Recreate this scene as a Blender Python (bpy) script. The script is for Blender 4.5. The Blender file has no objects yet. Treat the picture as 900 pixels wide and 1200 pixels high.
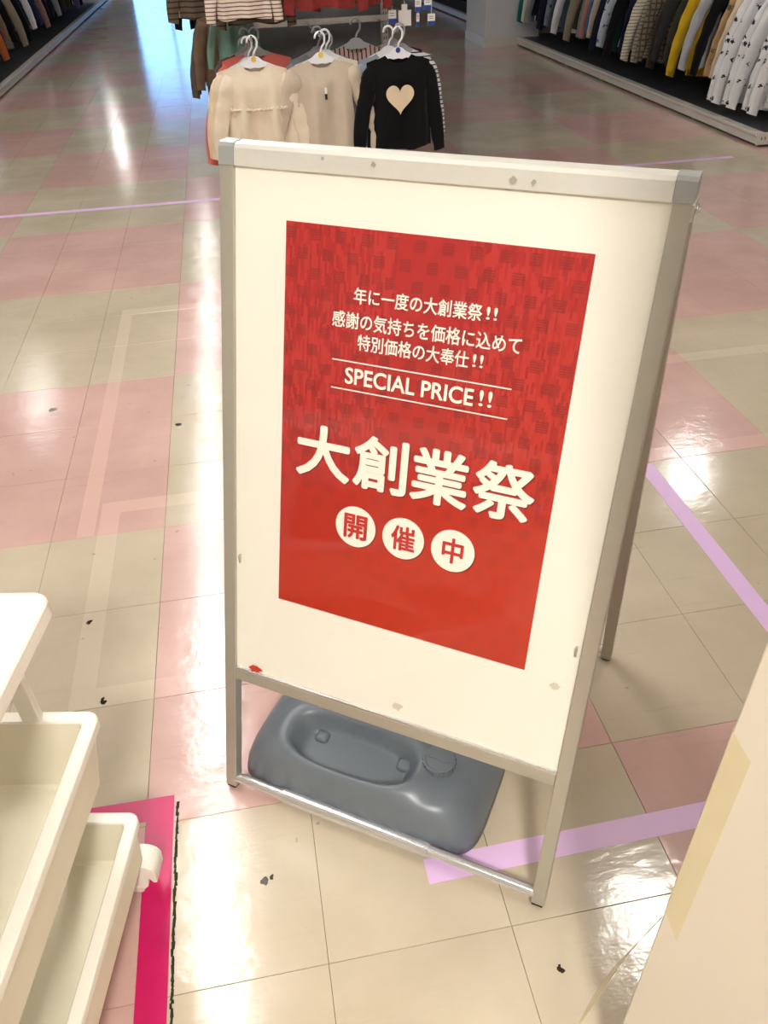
import bpy, bmesh, math, random
from mathutils import Matrix, Vector
random.seed(7)
PI = math.pi
SC = bpy.context.scene
COL = SC.collection

# ---------------------------------------------------------------- camera
CAM_H = 1.34554
PITCH, ROLL, YAW, FPX = math.radians(37.51808), math.radians(-2.34462), math.radians(8.88952), 926.807
def cam_axes():
    cy, sy = math.cos(YAW), math.sin(YAW)
    Y = Vector((sy, cy, 0)); X = Vector((cy, -sy, 0)); Z = Vector((0, 0, 1))
    fwd = Y*math.cos(PITCH) - Z*math.sin(PITCH); up = Y*math.sin(PITCH) + Z*math.cos(PITCH)
    x2 = X*math.cos(ROLL) + up*math.sin(ROLL); u2 = up*math.cos(ROLL) - X*math.sin(ROLL)
    return x2, u2, -fwd
AX, AY, AZ = cam_axes()
cam = bpy.data.cameras.new('camera'); cam_o = bpy.data.objects.new('camera', cam); COL.objects.link(cam_o)
cam.sensor_fit = 'VERTICAL'; cam.sensor_height = 24.0; cam.lens = FPX*24.0/1200.0
cam.clip_start = 0.02; cam.clip_end = 200
cam_o.matrix_world = Matrix(((AX.x, AY.x, AZ.x, 0), (AX.y, AY.y, AZ.y, 0), (AX.z, AY.z, AZ.z, CAM_H), (0, 0, 0, 1)))
SC.camera = cam_o

# ---------------------------------------------------------------- world, exposure
w = bpy.data.worlds.new('world'); SC.world = w; w.use_nodes = True
w.node_tree.nodes['Background'].inputs[0].default_value = (0.22, 0.50, 1.0, 1)
w.node_tree.nodes['Background'].inputs[1].default_value = 3.6
SC.view_settings.view_transform = 'Standard'; SC.view_settings.look = 'None'
SC.view_settings.exposure = 0.45; SC.view_settings.gamma = 1.0
SC.view_settings.use_curve_mapping = False
SC.cycles.use_denoising = True
SC.cycles.max_bounces = 7
SC.cycles.sample_clamp_indirect = 6.0
LIGHT_NEAR = 34.0       # strength of the fluorescent panels
# (x, y, width, length, strength factor, tint, label)
NTH = ['nearest', 'second nearest', 'third nearest', 'fourth', 'fifth', 'sixth', 'farthest']
PANELS = []
for k, st in enumerate((.9, .8, .5, .32, .24, .20, .20)):
    PANELS.append((-0.66, 2.0 + 2.0*k, 0.16, 1.75, st, 0, f'narrow ceiling light in the row left of the sign, {NTH[k]} of that row'))
PANELS += [(0.0, -1.75, 0.45, 0.45, 4.6, 1, 'wide ceiling light just behind the photographer'), (1.62, 1.75, 0.22, 0.4, 1.6, 1, 'small square ceiling light above the right front of the sign'),
           (3.75, 5.5, 0.24, 0.4, 1.4, 0, 'small ceiling light above the end of the right rack'), (-0.6, -0.6, 0.2, 1.2, 0.3, 1, 'ceiling light above the white tray wagon'),
           (-2.55, 8.4, 0.18, 1.2, 0.28, 0, 'ceiling light above the near end of the left rack'), (-2.70, 21.1, 0.2, 1.2, .8, 0, 'ceiling light beyond the end of the left rack'),
           (1.9, -1.4, 0.2, 1.2, 0.8, 1, 'ceiling light behind the cream board'), (2.3, 4.6, 0.14, 1.2, 0.22, 0, 'dim ceiling light over the right aisle, near one'), (2.3, 9.0, 0.14, 1.2, 0.22, 0, 'dim ceiling light over the right aisle, far one')]

# ---------------------------------------------------------------- colour and material helpers
def lin(c):
    return tuple((x/12.92 if x <= 0.04045 else ((x+0.055)/1.055)**2.4) for x in c)
def rgb(r, g, b):
    return lin((r/255.0, g/255.0, b/255.0)) + (1.0,)
class NT:
    def __init__(self, name):
        self.m = bpy.data.materials.new(name); self.m.use_nodes = True
        self.t = self.m.node_tree; self.t.nodes.clear()
        self.out = self.n('ShaderNodeOutputMaterial')
    def n(self, typ, **kw):
        nd = self.t.nodes.new(typ)
        for k, v in kw.items(): setattr(nd, k, v)
        return nd
    def l(self, a, b): self.t.links.new(a, b)
    def set(self, sock, v):
        if isinstance(v, bpy.types.NodeSocket): self.l(v, sock)
        else: sock.default_value = v
    def math(self, op, a, b=0.0, c=None, clamp=False):
        nd = self.n('ShaderNodeMath', operation=op, use_clamp=clamp)
        self.set(nd.inputs[0], a); self.set(nd.inputs[1], b)
        if c is not None: self.set(nd.inputs[2], c)
        return nd.outputs[0]
    def mix(self, f, a, b, mode='MIX'):
        nd = self.n('ShaderNodeMix', data_type='RGBA', blend_type=mode)
        self.set(nd.inputs[0], f); self.set(nd.inputs[6], a); self.set(nd.inputs[7], b)
        return nd.outputs[2]
    def noise(self, vec, scale, detail=3, rough=0.5):
        nd = self.n('ShaderNodeTexNoise'); self.set(nd.inputs['Scale'], scale)
        nd.inputs['Detail'].default_value = detail; nd.inputs['Roughness'].default_value = rough
        if vec is not None: self.l(vec, nd.inputs['Vector'])
        return nd.outputs['Fac']
    def ramp(self, f, lo, hi):
        nd = self.n('ShaderNodeMapRange', interpolation_type='SMOOTHSTEP')
        self.set(nd.inputs[0], f); nd.inputs[1].default_value = lo; nd.inputs[2].default_value = hi
        return nd.outputs[0]
    def coord(self, which='Object'): return self.n('ShaderNodeTexCoord').outputs[which]
    def pos(self): return self.n('ShaderNodeNewGeometry').outputs['Position']
    def xyz(self, v):
        nd = self.n('ShaderNodeSeparateXYZ'); self.l(v, nd.inputs[0]); return nd.outputs
    def bump(self, h, s, d):
        nd = self.n('ShaderNodeBump'); self.l(h, nd.inputs['Height'])
        nd.inputs['Strength'].default_value = s; nd.inputs['Distance'].default_value = d
        return nd.outputs[0]
    def bsdf(self, col, rough=0.5, metal=0.0, normal=None, coat=0.0, sheen=0.0, spec=0.5, sub=0.0):
        b = self.n('ShaderNodeBsdfPrincipled')
        self.set(b.inputs['Base Color'], col); self.set(b.inputs['Roughness'], rough)
        self.set(b.inputs['Metallic'], metal); b.inputs['Specular IOR Level'].default_value = spec
        b.inputs['Coat Weight'].default_value = coat; b.inputs['Sheen Weight'].default_value = sheen
        if normal is not None: self.l(normal, b.inputs['Normal'])
        self.l(b.outputs[0], self.out.inputs[0]); return b

def plain(name, col, rough=0.5, metal=0.0, var=0.06, scale=30, bump=0.0, **kw):
    t = NT(name); v = t.coord()
    f = t.noise(v, scale, 4)
    dark = tuple(c*(1-var*2) for c in col[:3]) + (1,)
    c = t.mix(f, dark, tuple(min(1, x*(1+var)) for x in col[:3]) + (1,))
    nm = t.bump(t.noise(v, scale*6, 3), 0.4, bump) if bump else None
    t.bsdf(c, rough, metal, nm, **kw); return t.m

def fabric(name, col, kind='plain', col2=None, pitch=0.02, axis=2):
    t = NT(name); v = t.coord(); x = t.xyz(v)
    base = t.mix(t.noise(v, 18, 4), tuple(c*0.82 for c in col[:3]) + (1,), col)
    if kind == 'stripe':
        s = t.math('FRACT', t.math('DIVIDE', x[axis], pitch))
        m = t.math('LESS_THAN', s, 0.28)
        base = t.mix(m, base, col2)
    elif kind == 'check':
        m = t.math('MAXIMUM', t.math('LESS_THAN', t.math('FRACT', t.math('DIVIDE', x[0], pitch)), 0.3),
                   t.math('LESS_THAN', t.math('FRACT', t.math('DIVIDE', x[2], pitch)), 0.3))
        base = t.mix(m, base, col2)
    elif kind == 'blobs':
        vo = t.n('ShaderNodeTexVoronoi'); vo.inputs['Scale'].default_value = 1.0/pitch; t.l(v, vo.inputs['Vector'])
        d = t.math('ADD', vo.outputs['Distance'], t.math('MULTIPLY', t.math('SUBTRACT', t.noise(v, 130, 2), 0.5), 0.9))
        sel = t.math('GREATER_THAN', t.xyz(vo.outputs['Color'])[0], 0.35)
        base = t.mix(t.math('MULTIPLY', t.math('LESS_THAN', d, 0.26), sel), base, col2)
    wv = t.bump(t.noise(v, 400, 2), 0.5, 0.0006)
    t.bsdf(base, 0.85, 0, wv, sheen=0.08, spec=0.2); return t.m

# floor tiles: colour depends on where on the floor the tile lies (removed tape, scuffs), gloss is a worn wax
LIGHT_BOX = [(-.515, -.462, 1.19, 1.95), (-.515, -.10, 1.895, 1.95), (-.515, -.10, 1.19, 1.245), (-.572, -.525, 1.80, 3.38),
             (-.572, -.22, 3.315, 3.38), (1.0, 1.52, 1.80, 1.865), (1.0, 1.075, 1.80, 2.14), (1.35, 1.86, 2.37, 2.43), (1.81, 1.87, 2.0, 2.43)]
DARK_SPOT = [(-.742, 2.554, .013), (-.444, 1.205, .008), (-.123, .737, .007), (-.112, .741, .004), (-.31, 2.35, .01), (-.50, 1.46, .006), (.33, .50, .006)]
def tile_mat(name, col, dk):
    t = NT(name); P = t.pos(); x, y, z = t.xyz(P)
    oi = t.n('ShaderNodeObjectInfo').outputs['Random']
    f = t.noise(P, 2.2, 6, 0.62)
    base = t.mix(t.ramp(f, 0.3, 0.72), dk, col)
    mp = t.n('ShaderNodeMapping'); t.l(P, mp.inputs[0]); mp.inputs['Scale'].default_value = (3, 45, 1); mp.inputs['Rotation'].default_value = (0, 0, 0.25)
    streak = t.noise(mp.outputs[0], 1.0, 5, 0.7)
    base = t.mix(t.math('MULTIPLY', t.ramp(streak, 0.56, 0.8), 0.35), base, tuple(c*0.62 for c in col[:3]) + (1,))
    base = t.mix(t.math('MULTIPLY', oi, 0.12), base, tuple(c*0.7 for c in col[:3]) + (1,))
    m = None
    for (x0, x1, y0, y1) in LIGHT_BOX:
        a = t.math('LESS_THAN', t.math('ABSOLUTE', t.math('SUBTRACT', x, (x0+x1)/2)), (x1-x0)/2)
        b = t.math('LESS_THAN', t.math('ABSOLUTE', t.math('SUBTRACT', y, (y0+y1)/2)), (y1-y0)/2)
        ab = t.math('MULTIPLY', a, b); m = ab if m is None else t.math('MAXIMUM', m, ab)
    base = t.mix(t.math('MULTIPLY', m, 0.4), base, tuple(min(1, c*1.18) for c in col[:3]) + (1,))
    spk = t.ramp(t.noise(P, 38, 2, 0.4), 0.735, 0.80)
    d = None
    wob = t.math('MULTIPLY', t.math('SUBTRACT', t.noise(P, 90, 2), 0.5), 0.02)
    for (cx, cy, r) in DARK_SPOT:
        q = t.math('SQRT', t.math('ADD', t.math('POWER', t.math('SUBTRACT', x, cx), 2.0), t.math('POWER', t.math('SUBTRACT', y, cy), 2.0)))
        e = t.math('LESS_THAN', t.math('ADD', q, wob), r); d = e if d is None else t.math('MAXIMUM', d, e)
    base = t.mix(t.math('MULTIPLY', spk, 0.45), base, rgb(110, 95, 80))
    base = t.mix(d, base, rgb(44, 34, 28))
    rg = t.math('ADD', 0.07, t.math('MULTIPLY', t.noise(P, 7, 5, 0.65), 0.15))
    mp2 = t.n('ShaderNodeMapping'); t.l(P, mp2.inputs[0]); mp2.inputs['Scale'].default_value = (5, 14, 1); mp2.inputs['Rotation'].default_value = (0, 0, -0.4)
    h = t.math('ADD', t.noise(P, 9, 4, 0.6), t.math('MULTIPLY', t.noise(mp2.outputs[0], 1.6, 4, 0.7), 0.7))
    nm = t.bump(h, 0.30, 0.0035)
    t.bsdf(base, rg, 0, nm, spec=0.6); return t.m

M = {}
M['pink'] = tile_mat('tile_pink', rgb(215, 179, 169), rgb(199, 163, 154))
M['beige'] = tile_mat('tile_beige', rgb(206, 193, 170), rgb(189, 176, 153))
M['alu'] = plain('brushed_aluminium', rgb(186, 182, 168), 0.42, 0.55, 0.03, 60)
M['alu_light'] = plain('bright_aluminium', rgb(226, 224, 214), 0.36, 0.35, 0.03, 60)
M['cap'] = plain('grey_corner_plastic', rgb(168, 170, 168), 0.35, 0.3, 0.03)
M['chrome'] = plain('polished_tube', rgb(226, 226, 228), 0.24, 0.8, 0.02)
M['black_plastic'] = plain('black_plastic', rgb(30, 28, 28), 0.5)
M['tank'] = plain('slate_grey_plastic', rgb(108, 116, 124), 0.34, 0, 0.05, 14, bump=0.0006)
M['white_plastic'] = plain('white_plastic', rgb(240, 236, 224), 0.30, 0, 0.02, 8)
M['tray_inside'] = plain('ivory_plastic', rgb(232, 226, 204), 0.45, 0, 0.04, 12, bump=0.0002)
M['board'] = plain('cream_board', rgb(208, 201, 184), 0.55, 0, 0.03, 5, bump=0.0003)
M['old_tape'] = plain('yellowed_tape', rgb(200, 190, 154), 0.35, 0, 0.06, 20, bump=0.0003)
M['lav'] = plain('lavender_tape', rgb(226, 190, 232), 0.40, 0, 0.03, 12)
M['mag'] = plain('magenta_tape', rgb(205, 22, 98), 0.36, 0, 0.10, 26)
M['grime'] = plain('dark_residue', rgb(48, 42, 26), 0.8, 0, 0.3, 60)
M['hanger'] = plain('hanger_plastic', rgb(236, 238, 244), 0.3, 0, 0.02)
M['hanger_grey'] = plain('grey_hanger_plastic', rgb(165, 165, 170), 0.35, 0, 0.02)
M['yellow'] = plain('yellow_disc', rgb(226, 196, 70), 0.4)
M['blue'] = plain('blue_disc', rgb(36, 66, 150), 0.4)
M['shelf_grey'] = plain('shelf_panel_grey', rgb(92, 96, 96), 0.6)
M['shelf_white'] = plain('shelf_enamel', rgb(206, 200, 190), 0.4, 0, 0.04, 9)
M['deck'] = plain('dark_deck', rgb(58, 60, 62), 0.45)
M['rail'] = plain('steel_rail', rgb(190, 190, 190), 0.25, 0.9)
M['cream_rail'] = plain('cream_price_rail', rgb(226, 216, 190), 0.5)
M['wall'] = plain('wall_paint', rgb(196, 192, 184), 0.8)
M['pillar'] = plain('pillar_paint', rgb(205, 207, 208), 0.6, 0, 0.03, 3)
M['ceil'] = plain('ceiling_board', rgb(165, 160, 152), 0.9)
M['paper'] = plain('tag_paper', rgb(236, 234, 228), 0.6)
M['cream_sheet'] = plain('cream_backing_sheet', rgb(248, 245, 231), 0.5, 0, 0.012, 6)
M['white_ink'] = plain('white_ink', rgb(252, 248, 232), 0.5, 0, 0.005)
M['red_ink'] = plain('red_ink', rgb(196, 40, 30), 0.5, 0, 0.01)
M['shadow_ink'] = plain('deep_red_ink', rgb(122, 14, 10), 0.5, 0, 0.02)
M['smudge'] = plain('grey_smudge', rgb(216, 208, 188), 0.8, 0, 0.1, 80)
M['red_smudge'] = plain('red_smudge', rgb(205, 60, 40), 0.7, 0, 0.2, 80)

def emit(name, col, s):
    t = NT(name); e = t.n('ShaderNodeEmission'); e.inputs[0].default_value = col; e.inputs[1].default_value = s
    t.l(e.outputs[0], t.out.inputs[0]); return t.m
def glass_mat(name, rough, tint=(1, 1, 1, 1)):
    t = NT(name); a = t.n('ShaderNodeBsdfTransparent'); a.inputs[0].default_value = tint
    g = t.n('ShaderNodeBsdfGlossy'); g.inputs['Roughness'].default_value = rough
    if rough > 0.02:
        v = t.coord(); mp = t.n('ShaderNodeMapping'); t.l(v, mp.inputs[0]); mp.inputs['Scale'].default_value = (60, 12, 1)
        t.l(t.bump(t.noise(mp.outputs[0], 1.0, 2), 0.03, 0.001), g.inputs['Normal'])
    lw = t.n('ShaderNodeLayerWeight'); lw.inputs[0].default_value = 0.5
    fac = t.math('ADD', 0.025, t.math('MULTIPLY', t.math('POWER', lw.outputs['Facing'], 5.0), 0.6))
    mx = t.n('ShaderNodeMixShader'); t.l(fac, mx.inputs[0]); t.l(a.outputs[0], mx.inputs[1]); t.l(g.outputs[0], mx.inputs[2])
    t.l(mx.outputs[0], t.out.inputs[0]); return t.m
M['cover'] = glass_mat('clear_cover', 0.06)
M['pane'] = glass_mat('window_glass', 0.0)

def poster_mat():
    t = NT('printed_red_poster'); v = t.coord(); x, y, z = t.xyz(v)
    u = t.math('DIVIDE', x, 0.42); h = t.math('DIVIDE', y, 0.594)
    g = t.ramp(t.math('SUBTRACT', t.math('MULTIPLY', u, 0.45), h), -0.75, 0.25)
    base = t.mix(g, rgb(176, 16, 18), rgb(190, 42, 14))  # orange reflection toward the lower right, painted into the red as a gradient
    # streaks that fade out lower down: short vertical dashes in random rows per column
    ci = t.math('FLOOR', t.math('DIVIDE', x, 0.0034))
    wn = t.n('ShaderNodeTexWhiteNoise', noise_dimensions='1D'); t.l(ci, wn.inputs['W'])
    ri = t.math('FLOOR', t.math('ADD', t.math('DIVIDE', y, 0.0165), wn.outputs['Value']))
    cb = t.n('ShaderNodeCombineXYZ'); t.l(ci, cb.inputs[0]); t.l(ri, cb.inputs[1])
    wn2 = t.n('ShaderNodeTexWhiteNoise', noise_dimensions='2D'); t.l(cb.outputs[0], wn2.inputs['Vector'])
    side = t.math('MAXIMUM', t.math('LESS_THAN', u, 0.40), t.math('GREATER_THAN', u, 0.62))
    amt = t.math('MULTIPLY', t.math('ADD', 0.15, t.math('MULTIPLY', side, 0.85)), t.ramp(h, 0.30, 0.5))
    base = t.mix(t.math('MULTIPLY', t.math('GREATER_THAN', wn2.outputs['Value'], 0.55), t.math('MULTIPLY', amt, 0.45)), base, rgb(204, 52, 44))
    base = t.mix(t.math('MULTIPLY', t.math('LESS_THAN', wn2.outputs['Value'], 0.22), t.math('MULTIPLY', amt, 0.45)), base, rgb(140, 10, 12))
    # small hatched patches on a staggered grid
    row = t.math('FLOOR', t.math('DIVIDE', y, 0.026))
    xs = t.math('ADD', x, t.math('MULTIPLY', t.math('MODULO', row, 2.0), 0.019))
    px = t.math('LESS_THAN', t.math('FRACT', t.math('DIVIDE', xs, 0.038)), 0.42)
    py = t.math('LESS_THAN', t.math('FRACT', t.math('DIVIDE', y, 0.026)), 0.62)
    hl = t.math('LESS_THAN', t.math('FRACT', t.math('DIVIDE', y, 0.0032)), 0.5)
    pm = t.math('MULTIPLY', t.math('MULTIPLY', px, py), t.math('ADD', 0.25, t.math('MULTIPLY', hl, 0.5)))
    base = t.mix(t.math('MULTIPLY', pm, t.math('ADD', 0.2, t.math('MULTIPLY', t.ramp(h, 0.2, 0.6), 0.8))), base, rgb(130, 12, 12))
    t.bsdf(base, 0.45); return t.m
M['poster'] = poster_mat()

# ---------------------------------------------------------------- object helpers
def mesh_obj(name, me, mat=None, parent=None):
    o = bpy.data.objects.new(name, me); COL.objects.link(o)
    if mat is not None and len(me.materials) == 0: me.materials.append(mat)
    if parent is not None: o.parent = parent
    return o
def bm_obj(name, bm, mat, parent=None, smooth=False):
    me = bpy.data.meshes.new(name); bmesh.ops.recalc_face_normals(bm, faces=bm.faces); bm.to_mesh(me); bm.free()
    if smooth:
        for f in me.polygons: f.use_smooth = True
    return mesh_obj(name, me, mat, parent)
def box(bm, x0, x1, y0, y1, z0, z1, mx=None, bev=0.0):
    r = bmesh.ops.create_cube(bm, size=1.0)
    S = Matrix.Translation(((x0+x1)/2, (y0+y1)/2, (z0+z1)/2)) @ Matrix.Diagonal((x1-x0, y1-y0, z1-z0, 1))
    bmesh.ops.transform(bm, matrix=S, verts=r['verts'])
    vs = r['verts']
    if bev > 0:
        es = list({e for v in vs for e in v.link_edges})
        q = bmesh.ops.bevel(bm, geom=es, offset=bev, segments=2, affect='EDGES', profile=0.5)
        vs = [v for v in q['verts']]
    if mx is not None: bmesh.ops.transform(bm, matrix=mx, verts=vs)
    return vs
def tube(bm, pts, r, seg=10, cap=True):
    pts = [Vector(p) for p in pts]; rings = []
    rs = r if isinstance(r, (list, tuple)) else [r]*len(pts)
    prev = None
    for i, p in enumerate(pts):
        d = (pts[min(i+1, len(pts)-1)] - pts[max(i-1, 0)]).normalized()
        a = Vector((0, 0, 1)) if abs(d.z) < 0.9 else Vector((0, 1, 0))
        if prev is not None: a = prev
        u = d.cross(a)
        if u.length < 1e-6: u = d.cross(Vector((1, 0, 0)))
        u.normalize(); v = u.cross(d).normalized(); prev = v
        rings.append([bm.verts.new(p + (u*math.cos(2*PI*k/seg) + v*math.sin(2*PI*k/seg))*rs[i]) for k in range(seg)])
    for a, b in zip(rings, rings[1:]):
        for k in range(seg):
            bm.faces.new((a[k], a[(k+1) % seg], b[(k+1) % seg], b[k]))
    if cap:
        bm.faces.new(rings[0]); bm.faces.new(list(reversed(rings[-1])))
def prism(bm, poly, z0, z1):
    a = [bm.verts.new((x, y, z0)) for x, y in poly]; b = [bm.verts.new((x, y, z1)) for x, y in poly]
    n = len(poly)
    bm.faces.new(list(reversed(a))); bm.faces.new(b)
    for i in range(n): bm.faces.new((a[i], a[(i+1) % n], b[(i+1) % n], b[i]))
def empty(name, loc, rz=0.0):
    o = bpy.data.objects.new(name, None); o.empty_display_size = 0.1; COL.objects.link(o)
    o.location = loc; o.rotation_euler = (0, 0, rz); return o
def tag(o, label=None, cat=None, group=None, kind=None):
    if label: o['label'] = label
    if cat: o['category'] = cat
    if group: o['group'] = group
    if kind: o['kind'] = kind
    return o
def struct(o): o['kind'] = 'structure'; return o
def one(name, bounds, mat, parent=None, bev=0.0):
    bm = bmesh.new(); box(bm, *bounds, bev=bev); return bm_obj(name, bm, mat, parent)

# ---------------------------------------------------------------- room shell
T = 0.3048; GX, GY = -0.33380, 1.79894
RX0, RX1, RY0, RY1 = -3.2, 6.2, -3.4, 25.0; CEIL = 3.0
floor = struct(one('floor', (RX0, RX1, RY0, RY1, -0.12, -0.0055), M['grime']))
def in_view(x, y):
    v = Vector((x, y, -CAM_H)); dz = -v.dot(AZ)
    if dz < 0.05: return False
    px = 450 + FPX*v.dot(AX)/dz; py = 600 - FPX*v.dot(AY)/dz
    return -25 < px < 925 and -12 < py < 1215
cells = []
for i in range(int(math.floor((RX0-GX)/T)), int(math.ceil((RX1-GX)/T))):
    for j in range(int(math.floor((RY0-GY)/T)), int(math.ceil((RY1-GY)/T))):
        cx, cy = GX+(i+.5)*T, GY+(j+.5)*T
        if cx < RX0+.1 or cx > RX1-.1 or cy < RY0+.1 or cy > RY1-.1: continue
        vis = any(in_view(cx+a*T/2, cy+b*T/2) for a in (-1, 0, 1) for b in (-1, 0, 1))
        hid = (cx > 3.5 and 5.1 < cy < 10.4) or cx < -2.3 or (-0.05 < cx < 0.95 and cy > 4.3 and cy < 8.6)
        cells.append((math.hypot(math.hypot(cx, cy), CAM_H) if vis and not hid else 1e3, i, j, cx, cy))
cells.sort()
def tile_mesh(mat):
    bm = bmesh.new(); h = T/2 - 0.00035
    b = 0.0007
    lo = [bm.verts.new((sx*h, sy*h, -0.0055)) for sx, sy in ((-1, -1), (1, -1), (1, 1), (-1, 1))]
    mi = [bm.verts.new((sx*h, sy*h, -b)) for sx, sy in ((-1, -1), (1, -1), (1, 1), (-1, 1))]
    hi = [bm.verts.new((sx*(h-b), sy*(h-b), 0)) for sx, sy in ((-1, -1), (1, -1), (1, 1), (-1, 1))]
    for A, B in ((lo, mi), (mi, hi)):
        for k in range(4): bm.faces.new((A[k], A[(k+1) % 4], B[(k+1) % 4], B[k]))
    bm.faces.new(hi)
    me = bpy.data.meshes.new('tile'); bm.to_mesh(me); bm.free(); me.materials.append(mat); return me
tm = {1: tile_mesh(M['pink']), 0: tile_mesh(M['beige'])}
for (d, i, j, cx, cy) in cells[:300]:
    k = (i//3 + j//3) % 2
    o = bpy.data.objects.new('tile', tm[k]); COL.objects.link(o); o.parent = floor
    o.location = (cx, cy, random.uniform(-.0002, 0)); o.rotation_euler = (random.uniform(-1, 1)*.0005, random.uniform(-1, 1)*.0005, 0)
vs, fs, mi = [], [], []
for (d, i, j, cx, cy) in cells[300:]:
    k = (i//3 + j//3) % 2; h = T/2-.0004; n = len(vs)
    for z in (-.0055, 0):
        for sx, sy in ((-1, -1), (1, -1), (1, 1), (-1, 1)): vs.append((cx+sx*h, cy+sy*h, z))
    fs.append((n+4, n+5, n+6, n+7)); mi.append(k)
    for q in range(4): fs.append((n+q, n+(q+1) % 4, n+4+(q+1) % 4, n+4+q)); mi.append(k)
me = bpy.data.meshes.new('tile'); me.from_pydata(vs, [], fs); me.materials.append(M['beige']); me.materials.append(M['pink'])
me.polygons.foreach_set('material_index', mi); me.update()
o = mesh_obj('tile', me, None, floor); o['kind'] = 'stuff'

struct(one('ceiling', (RX0-.1, RX1+.1, RY0-.1, RY1+.1, CEIL, CEIL+.1), M['ceil']))
struct(one('wall_left', (RX0-.1, RX0, RY0, RY1, 0, CEIL), M['wall']))
struct(one('wall_right', (RX1, RX1+.1, RY0, RY1, 0, CEIL), M['wall']))
struct(one('wall_front', (RX0-.1, RX1+.1, RY0-.1, RY0, 0, CEIL), M['wall']))
# far wall with the entrance glazing that daylight comes through
WX0, WX1, WZ0, WZ1 = -2.15, -0.25, 0.15, 2.75
bm = bmesh.new()
box(bm, RX0-.1, WX0, RY1, RY1+.1, 0, CEIL); box(bm, WX1, RX1+.1, RY1, RY1+.1, 0, CEIL)
box(bm, WX0, WX1, RY1, RY1+.1, WZ1, CEIL); box(bm, WX0, WX1, RY1, RY1+.1, 0, WZ0)
struct(bm_obj('wall_back', bm, M['wall']))
win = struct(empty('window_1', ((WX0+WX1)/2, RY1, WZ0)))
bm = bmesh.new(); hw, hh = (WX1-WX0)/2, WZ1-WZ0
for a in ((-hw, -hw+.06), (-.03, .03), (hw-.06, hw)): box(bm, a[0], a[1], 0.01, .08, 0, hh)
for a in ((0, .06), (hh-.06, hh)): box(bm, -hw, hw, 0.01, .08, a[0], a[1])
bm_obj('window_frame', bm, M['alu'], win)
for a, b in ((-hw+.06, -.03), (.03, hw-.06)): one('pane', (a, b, .04, .046, .06, hh-.06), M['pane'], win)
# pillar on the right side of the aisle
one_p = one('trim_1', (2.975, 3.62, 10.12, 10.95, 0, CEIL), M['pillar'], bev=.01); struct(one_p)
bm = bmesh.new(); box(bm, 2.968, 3.625, 10.112, 10.957, 0, .09); struct(bm_obj('baseboard_pillar', bm, M['shelf_white']))

# ceiling lights
em = {}
for n, (x, y, wx, ly, s, warm, lab) in enumerate(PANELS):
    key = (s, warm)
    if key not in em:
        em[key] = emit('lamp_diffuser', (1.0, .975, .94, 1) if not warm else (1.0, .955, .885, 1), LIGHT_NEAR*s)
    L = empty('ceiling_light', (x, y, CEIL))
    tag(L, lab, 'ceiling light', 'ceiling lights above the shop floor')
    bm = bmesh.new(); box(bm, -wx/2-.03, wx/2+.03, -ly/2-.03, ly/2+.03, -.03, 0); bm_obj('housing', bm, M['shelf_white'], L)
    bm = bmesh.new(); box(bm, -wx/2, wx/2, -ly/2, ly/2, -.045, -.031); bm_obj('diffuser', bm, em[key], L)

# ---------------------------------------------------------------- floor tapes
def strip(name, pts, wdt, mat, label, cat, z=0.0003, jag=0.0):
    bm = bmesh.new(); poly = []
    for i, p in enumerate(pts): pass
    (x0, y0), (x1, y1) = pts; d = Vector((x1-x0, y1-y0)); L = d.length; d /= L; nrm = Vector((-d.y, d.x))
    N = max(2, int(L/0.02)) if jag else 2
    lft, rgt = [], []
    for k in range(N):
        t_ = k/(N-1); c = Vector((x0, y0)) + d*L*t_
        lft.append(tuple(c + nrm*(wdt/2 + random.uniform(-jag, jag)))); rgt.append(tuple(c - nrm*(wdt/2 + random.uniform(-jag, jag))))
    prism(bm, rgt + lft[::-1], z, z+.0004)
    o = bm_obj(name, bm, mat); tag(o, label, cat); return o
strip('floor_tape', [(-3.0, 4.955), (3.1, 4.885)], .045, M['lav'], 'long lavender floor tape line crossing the aisle far behind the sign', 'floor tape')
strip('floor_tape', [(1.070, 1.79), (1.068, 0.95)], .048, M['lav'], 'pale lavender floor tape running away from the viewer at the right of the sign', 'floor tape')
strip('floor_tape', [(.158, .697), (.74, .705)], .046, M['lav'], 'lavender floor tape strip passing under the water tank and right foot of the sign', 'floor tape')
bm = bmesh.new()
poly = [(-.62, .947), (-.283, .941), (-.284, .30), (-.334, .30), (-.334, .894), (-.62, .900)]
prism(bm, poly, .0003, .0007)
tag(bm_obj('floor_tape', bm, M['mag']), 'L shaped magenta floor tape beside the white trays', 'floor tape')
bm = bmesh.new(); yy = .925
while yy > .35:
    ln = random.uniform(.006, .016); x0 = -.2795 + random.uniform(-.001, .001)
    prism(bm, [(x0, yy-ln), (x0+random.uniform(.0035, .0065), yy-ln), (x0+random.uniform(.0035, .0065), yy), (x0+random.uniform(-.001, .002), yy)], .0003, .0008)
    yy -= ln + (random.uniform(.004, .02) if random.random() < .07 else -0.001)
tag(bm_obj('tape_residue', bm, M['grime'], None), 'blackened sticky residue line along the right edge of the magenta tape', 'residue', kind='stuff')

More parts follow.
